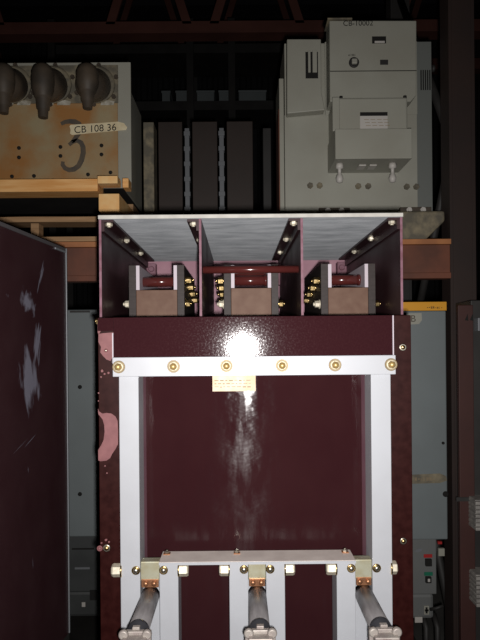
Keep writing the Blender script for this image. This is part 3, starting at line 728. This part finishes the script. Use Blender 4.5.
# lower mechanism cover, stepping out towards its bottom
Yc = Ye - 0.18
def quad(Y, x0, x1, y0, y1): return X(x0, y0, Y), X(x1, y0, Y), Z((x0+x1)/2, y1, Y), Z((x0+x1)/2, y0, Y)
c0, c1, cz0, cz1 = quad(Yc + 0.03, 334.6, 407.5, 97.5, 131.5)
mc = MB(); mc.box(c0, c1, Yc + 0.03, Ye - 0.0005, cz0, cz1)
mc = mc.build('mechanism_cover', M['greygreen'], eq, 0.006)
d0, d1, dz0, dz1 = quad(Yc, 335.2, 412, 133, 158.6)
MB().box(d0, d1, Yc, Ye - 0.0007, dz0, cz0 - 0.0003).build('cover_skirt', M['greygreen'], mc, 0.002)
MB().box(X(335, 115, Yc) - 0.005, X(341, 115, Yc), Yc + 0.022, Yc + 0.0296, cz0, cz1).build('cover_hinge', M['greygreen'], mc, 0.003)
nz0 = Yc + 0.0297
npp = MB().box(X(360, 120, nz0), X(387.5, 120, nz0), nz0 - 0.0012, nz0 - 0.0001, Z(373, 130.6, nz0), Z(373, 112.3, nz0)).build('nameplate', M['whitelabel'], mc)
MB().box(X(360, 120, nz0) , X(387.5, 120, nz0), nz0 - 0.0018, nz0 - 0.0013, Z(373, 116, nz0), Z(373, 112.3, nz0)).build('printed_band', M['hole'], npp)
MB().box(X(361.5, 120, nz0) , X(386, 120, nz0), nz0 - 0.0018, nz0 - 0.0013, Z(373, 130, nz0), Z(373, 129, nz0)).build('printed_band', M['hole'], npp)
for k in range(3):
    q = at(364 + k, 119.5 + k*3, nz0)
    mb = MB()
    for j in range(4): mb.box(q.x + j*0.022, q.x + j*0.022 + 0.016, nz0 - 0.0016, nz0 - 0.0013, q.z - 0.0015, q.z)
    mb.build('printed_line', M['ink'], npp)
for px in (342, 406.5):
    mb = MB(); q = at(px, 95.8, Yc + 0.03); mb.cyl((q.x, Yc + 0.05, cz1), (q.x, Yc + 0.05, cz1 + 0.012), 0.006, 10); mb.build('cover_pin', M['rackdark'], mc)
for px in (340, 393.2):
    q = at(px, 166, Yc + 0.05); zq = dz0
    mb = MB(); mb.lathe((q.x, Yc + 0.06, zq), (0, 0, -1), [(0, 0.013), (0.016, 0.013), (0.018, 0.006), (0.036, 0.006), (0.040, 0.010), (0.052, 0.013), (0.064, 0.010), (0.068, 0.0)], 16)
    mb.build('toggle_bolt', M['whitelabel'], mc)
for px, py in ((361, 168), (371.5, 168)):
    q = at(px, py, Yc + 0.10); mb = MB(); mb.box(q.x - 0.012, q.x + 0.012, Yc + 0.07, Yc + 0.12, dz0 - 0.004, dz0 - 0.0003); mb.build('underside_tab', M['whitelabel'], mc)
for px, py in ((310, 185.8), (319.5, 185.8), (358, 186.5), (368, 186.5), (406.5, 187), (416, 187)):
    q = at(px, py, Ye); mb = MB(); hexnut(mb, Vector((q.x, Ye - 0.0001, q.z)), (0, -1, 0), 0.0115, 0.009, 0.6); mb.build('bolt', M['darkrust'], eq)
for a, b in ((319, 350), (400, 431.5)):
    x0, x1_ = X(a, 212, Ye - 0.02), X(b, 212, Ye - 0.02)
    hg = MB().box(x0, x1_, Ye - 0.022, Ye - 0.0003, ez0 - 0.008, ez0 + 0.026).build('foot_bracket', M['grimy'], eq, 0.002)
    for t in (0.28, 0.72):
        mb = MB(); hexnut(mb, Vector((x0 + (x1_ - x0)*t, Ye - 0.0225, ez0 + 0.015)), (0, -1, 0), 0.011, 0.008, 0.6); mb.build('bolt', M['whitelabel'], hg)
q = at(433, 65, Ye); 
mb = MB(); mb.cyl((ex1 - 0.003, Ye + 0.03, q.z), (ex1 + 0.010, Ye + 0.03, q.z), 0.007, 12); mb.lathe((ex1 + 0.010, Ye + 0.03, q.z), (1, 0, 0), [(0, 0.013), (0.010, 0.013)], 16); mb.build('side_shaft', M['rackdark'], eq)
for k in range(5):
    q = at(421 + k*2.2, 70, Ye); MB().box(q.x - 0.0022, q.x + 0.0022, Ye - 0.0005, Ye + 0.0008, Z(423, 90, Ye), Z(423, 70, Ye)).build('vent_slot', M['hole'], eq)
# pan-like base with a rounded right end
bz0, bz1 = ZR + 0.0005, ez0 - 0.0085
base = MB(); pr = []
bx0, bx1 = X(300, 230, 2.15), X(446, 225, 2.15)
pts = [(bx0, bz1), (bx1, bz1), (bx1 + 0.001, bz1 - 0.035), (bx1 - 0.03, bz1 - 0.065), (bx1 - 0.07, bz0), (bx0 + 0.05, bz0), (bx0, bz1 - 0.06)]
base.prism([(a, 2.16, b) for a, b in pts], (0, 1, 0), 0.36)
base = base.build('base_pan', M['darkrust'], eq, 0.008)

# ------------------------------------------------------------------ stored breakers under the rack
def stored(Yf, pxl, pxr, pyt, pyb, label, front_bits, mm='greygreen2'):
    x0, x1_ = X(pxl, 430, Yf), X(pxr, 430, Yf); zt_, zb_ = Z((pxl+pxr)/2, pyt, Yf), Z((pxl+pxr)/2, pyb, Yf)
    t = thing('circuit_breaker', label, 'circuit breaker', ((x0 + x1_)/2, Yf + 0.3, 0))
    cab = MB().box(x0, x1_, Yf, Yf + 0.62, zb_, zt_).build('cabinet', M['greygreen2'], t, 0.004)
    mech = MB().box(x0 + 0.02, x1_ - 0.034, Yf + 0.02, Yf + 0.40, Z((pxl+pxr)/2, pyb + 57, Yf), zb_ - 0.0005).build('mechanism_panel', M[mm], t, 0.003)
    low = MB().box(x0 + 0.02, x1_ - 0.034, Yf + 0.05, Yf + 0.40, Z((pxl+pxr)/2, pyb + 86, Yf), Z((pxl+pxr)/2, pyb + 60, Yf)).build('racking_box', M[mm], t, 0.012)
    MB().box(x0, x1_, Yf + 0.05, Yf + 0.60, 0.12, 0.18).build('truck_frame', M['rackdark'], t, 0.004)
    for x in (x0 + 0.03, x1_ - 0.06, x1_ - 0.02):
        MB().tube([(x, Yf + 0.06, 0.18), (x, Yf + 0.06, zb_ - 0.33), (x, Yf + 0.10, zb_ - 0.30)], 0.010, 10).build('leg', M['rackdark'], t)
    for x in (x0 + 0.03, x1_ - 0.05):
        MB().box(x, x + 0.02, Yf + 0.42, Yf + 0.46, 0.181, zb_ - 0.0005).build('leg', M['rackdark'], t)
        for y in (Yf + 0.1, Yf + 0.5):
            MB().lathe((x, y, 0.06), (1, 0, 0), [(0, 0.055), (0.003, 0.06), (0.027, 0.06), (0.03, 0.055)], 24).build('wheel', M['rubber'], t)
    front_bits(t, cab, mech, low, x0, x1_, zt_, zb_)
    return t
Yq = 2.14
def bits_right(t, cab, mech, low, x0, x1_, zt_, zb_):
    yl = MB().box(x0, x1_ + 0.001, Yq - 0.003, Yq - 0.0003, Z(430, 310.6, Yq), Z(430, 302, Yq)).build('yellow_band', M['yellow'], cab)
    scribble('printed_line', 8, 0.055, 0.010, M['black'], yl, at(427, 309, Yq - 0.0038), 5)
    tagp = MB().prism([at(a, b, Yq - 0.0012) for a, b in ((405, 313.5), (421.5, 313), (422, 320), (419, 324), (410, 324.5), (405, 323.5))], (0, 1, 0), 0.0008).build('tape_tag', M['greygreen'], cab)
    text('lettering', 'B', 0.033, M['spray'], tagp, at(410.5, 321.8, Yq - 0.002), (1, 0, 0), (0, 0, 1))
    lt = MB().prism([at(a, b, Yq - 0.0012) for a, b in ((405, 475), (440, 473.5), (446, 476), (447, 480.5), (440, 483), (405, 484))], (0, 1, 0), 0.0008).build('tape_tag', M['darkrust'], cab)
    scribble('faded_writing', 7, 0.070, 0.013, M['ink'], lt, at(415, 481, Yq - 0.002), 9)
    for px, py, r in ((445.5, 494, 0.010), (443, 443, 0.005)):
        q = at(px, py, Yq); MB().lathe((q.x, Yq - 0.0002, q.z), (0, -1, 0), [(0, r), (0.003, r), (0.004, r*0.6)], 16).build('lock', M['hole'], cab)
    Ym = Yq + 0.02
    def pl(a, b, c, d, m, nm, th=0.004, par=mech):
        return MB().box(X(a, c, Ym), X(b, c, Ym), Ym - th, Ym - 0.0003, Z((a+b)/2, d, Ym), Z((a+b)/2, c, Ym)).build(nm, m, par, 0.0008)
    pl(423.5, 432, 554, 557.4, M['red'], 'red_plate'); pl(424.8, 431, 558.3, 565.3, M['hole'], 'push_button', 0.012)
    pl(424, 432.5, 571.8, 575.4, M['green'], 'green_plate'); pl(425, 430.5, 576, 582, M['hole'], 'push_button', 0.012)
    pl(426.7, 429, 577.4, 580.5, M['whitelabel'], 'indicator', 0.014)
    pl(437.5, 443.5, 547.5, 555, M['greygreen'], 'side_tab', 0.012); pl(437, 441, 540.6, 543.2, M['red'], 'red_tab', 0.012)
    stp = [at(a, b, Ym - 0.002) for a, b in ((414.5, 551.5), (418, 548.8), (422.5, 548.4), (421.5, 551), (417, 552.4))]
    MB().prism(stp, (0, 1, 0), 0.0016).build('sticker', M['trim'], mech)
    Ym = Yq + 0.05
    pl(423.6, 428.6, 605.3, 614, M['greygreen'], 'keyhole_plate', 0.006, low)
    pl(425.0, 427.0, 606.5, 612.6, M['hole'], 'keyhole', 0.008, low); pl(424.2, 428, 608.6, 610.6, M['hole'], 'keyhole', 0.008, low)
    pl(414.5, 422, 616.5, 622, M['whitelabel'], 'white_tag', 0.006, low)
    q = at(430, 606, Ym); MB().tube([(q.x, Ym - 0.004, q.z - 0.01), (q.x + 0.015, Ym - 0.02, q.z), (q.x + 0.04, Ym - 0.022, q.z + 0.01)], 0.006, 10).build('handle', M['rackdark'], low)
stored(Yq, 352, 447, 311, 540, 'blue grey breaker cabinet with yellow band, red and green plates, under the rack', bits_right, 'midgrey')
Yp = 2.45
def bits_left(t, cab, mech, low, x0, x1_, zt_, zb_):
    q = at(80, 387, Yp); MB().lathe((q.x, Yp - 0.0002, q.z), (0, -1, 0), [(0, 0.008), (0.003, 0.008), (0.004, 0.004)], 16).build('lock', M['hole'], cab)
    q = at(80, 494, Yp); MB().lathe((q.x, Yp - 0.0002, q.z), (0, -1, 0), [(0, 0.008), (0.003, 0.008), (0.004, 0.004)], 16).build('lock', M['hole'], cab)
    MB().box(X(70, 312, Yp), X(90, 312, Yp), Yp - 0.002, Yp - 0.0003, Z(80, 312.6, Yp), Z(80, 310.6, Yp)).build('top_strip', M['rackdark'], cab)
    Ym = Yp + 0.02
    for a, b, c, d, m, n in ((72, 94, 548, 549.4, M['hole'], 'seam'), (75, 90, 567, 569, M['trim'], 'label_strip'), (82, 85.5, 602, 606.5, M['whitelabel'], 'indicator'), (90, 97, 590, 600, M['hole'], 'push_button')):
        MB().box(X(a, c, Ym), X(b, c, Ym), Ym - 0.004, Ym - 0.0003, Z(80, d, Ym), Z(80, c, Ym)).build(n, m, mech)
stored(Yp, -20, 118, 310, 537, 'blue grey breaker cabinet in the dark gap left of the big maroon breaker', bits_left, 'darkgrey')

# ------------------------------------------------------------------ things standing deeper in the rack
DK = ZR + 0.0005
dk = thing('plank_deck', 'dark plank deck across the rack beams under the tall brown boards', 'deck', (X(205, 230, 2.6), 2.6, DK))
for k in range(5):
    x = X(157.5, 230, 2.7) + k*0.082
    MB().box(x, x + 0.078, YB + 0.002, YR + 0.045, DK, DK + 0.02).build('plank', M['pinedull'], dk, 0.001)
for k, (a, b, w) in enumerate(((158.5, 182.5, 'leftmost'), (192.5, 217.5, 'middle'), (227, 253, 'rightmost'))):
    Yh = 2.72
    z1 = Z(205, 121.5, Yh)
    o = MB().box(X(a, 170, Yh), X(b, 170, Yh), Yh, Yh + 0.03, DK + 0.0205, z1).build('insulating_board', M['brownboard'], None, 0.002, origin=(X((a+b)/2, 170, Yh), Yh, DK + 0.0205))
    tag(o, '%s of the three tall dark brown boards standing between tank and grey breaker' % w, 'board', 'tall brown boards')
for k, (a, b) in enumerate(((185, 189.5), (219.5, 224))):
    Yh = 2.88
    o = MB().box(X(a, 170, Yh), X(b, 170, Yh), Yh, Yh + 0.03, DK + 0.0205, Z(205, 128, Yh))
    for j in range(9):
        zz = DK + 0.05 + j*0.07; o.box(X(a - 0.8, 170, Yh), X(b + 0.8, 170, Yh), Yh - 0.006, Yh + 0.034, zz, zz + 0.02)
    o = o.build('ribbed_post', M['trim'], None, 0.001, origin=(X((a+b)/2, 170, Yh), Yh, DK + 0.0205))
    tag(o, 'dim grey ribbed post in the gap %s of the middle brown board' % ('left', 'right')[k], 'post', 'ribbed grey posts')
o = MB().box(X(143.5, 170, 2.5), X(154, 170, 2.5), 2.5, 2.6, DK, Z(150, 122, 2.5))
o = o.build('steel_channel', M['darkrust'], None, 0.003, origin=(X(149, 170, 2.5), 2.55, DK))
tag(o, 'dark grimy upright steel channel beside the rusty tank', 'channel')
o = MB()
q0, q1 = X(263, 150, 2.75), X(271, 150, 2.75)
o.box(q0, q1, 2.75, 2.85, DK, Z(266, 128, 2.75)); o = o.build('steel_channel', M['rackdark'], None, 0.002, origin=(q0, 2.8, DK))
tag(o, 'dark steel channel upright beside the grey green breaker', 'channel')

# far shelf with small grey boxes
fs = thing('storage_shelf', 'far dark steel shelf holding small grey boxes, seen above the brown boards', 'shelf', (X(215, 100, 5.5), 5.7, 0))
zf = Z(215, 103, 5.5)
MB().box(-1.6, 1.2, 5.45, 5.95, zf - 0.08, zf).build('shelf_beam', M['rackdark'], fs)
MB().box(-1.6, 1.2, 5.45, 5.95, zf + 0.42, zf + 0.5).build('shelf_beam', M['rackdark'], fs)
for x in (-1.6, X(191, 100, 5.5), X(232, 100, 5.5), 1.15):
    MB().box(x - 0.03, x + 0.03, 5.40, 5.4495, 0, zf + 0.7).build('post', M['rackdark'], fs)
    MB().box(x - 0.03, x + 0.03, 5.9505, 5.99, 0, zf + 0.7).build('post', M['rackdark'], fs)
for k, (a, b, t_) in enumerate(((162, 170, 'first from the left'), (176, 187, 'second from the left'), (197, 214, 'third from the left'), (219, 229, 'fourth from the left'), (239, 266, 'wide one at the right end'))):
    o = MB().box(X(a, 95, 5.5), X(b, 95, 5.5), 5.5, 5.8, zf + 0.0005, Z(215, 91, 5.5)); o.box(X(a, 95, 5.5) - 0.006, X(b, 95, 5.5) + 0.006, 5.49, 5.81, Z(215, 92.6, 5.5), Z(215, 90.6, 5.5))
    o = o.build('steel_box', M['greygreen2'], None, 0.003, origin=(X((a+b)/2, 95, 5.5), 5.65, zf + 0.0005))
    tag(o, 'small grey box on the far dark shelf, %s' % t_, 'box', 'grey boxes on the far shelf')

# ------------------------------------------------------------------ right edge: another breaker on its side post
Yr = 1.95
re_ = thing('circuit_breaker', 'rust brown breaker side with silvery contact fingers at the right frame edge', 'circuit breaker', (X(468, 400, Yr), Yr + 0.2, 0))
x0, x1_ = X(459, 400, Yr), X(474, 400, Yr)
sb = MB().box(x0, x1_, Yr, Yr + 0.018, 0.10, Z(467, 305, Yr)).build('side_board', M['railbrown'], re_, 0.002)
MB().box(x0 - 0.012, x1_ - 0.01, Yr - 0.004, Yr - 0.0003, Z(467, 501, Yr), Z(467, 497, Yr)).build('clamp_strip', M['rackdark'], sb)
MB().box(x1_ + 0.0005, x1_ + 0.5, Yr + 0.02, Yr + 0.16, 0.10, Z(467, 300, Yr)).build('front_panel', M['rackdark'], re_, 0.002)
for a, b in ((500, 530), (575, 606)):
    z0, z1 = Z(478, b, Yr - 0.05), Z(478, a, Yr - 0.05)
    cl = MB()
    for k in range(7):
        zz = z0 + (z1 - z0)*k/7
        cl.box(X(474.6, 515, Yr - 0.05), X(505, 515, Yr - 0.05), Yr - 0.06, Yr + 0.0195, zz, zz + (z1 - z0)/7*0.78)
    cl.box(X(475.4, 515, Yr - 0.05), X(503, 515, Yr - 0.05), Yr - 0.05, Yr + 0.0195, z0, z1)
    cl.build('contact_fingers', M['dullgrey'], re_, 0.002)
MB().box(X(476.6, 320, Yr), X(500, 320, Yr), Yr - 0.012, Yr + 0.0195, Z(478, 331, Yr), Z(478, 318, Yr)).build('name_tab', M['trim'], re_, 0.001)
for px in (467, 472):
    q = at(px, 317, Yr); MB().prism([(q.x - 0.007, Yr - 0.001, q.z - 0.010), (q.x + 0.004, Yr - 0.001, q.z - 0.012), (q.x + 0.002, Yr - 0.001, q.z + 0.010)], (0, 1, 0), 0.0008).build('paint_mark', M['hole'], sb)
MB().box(x0, x1_ + 0.5, Yr + 0.0005, Yr + 0.168, 0.0, 0.0995).build('base_frame', M['rackdark'], re_)
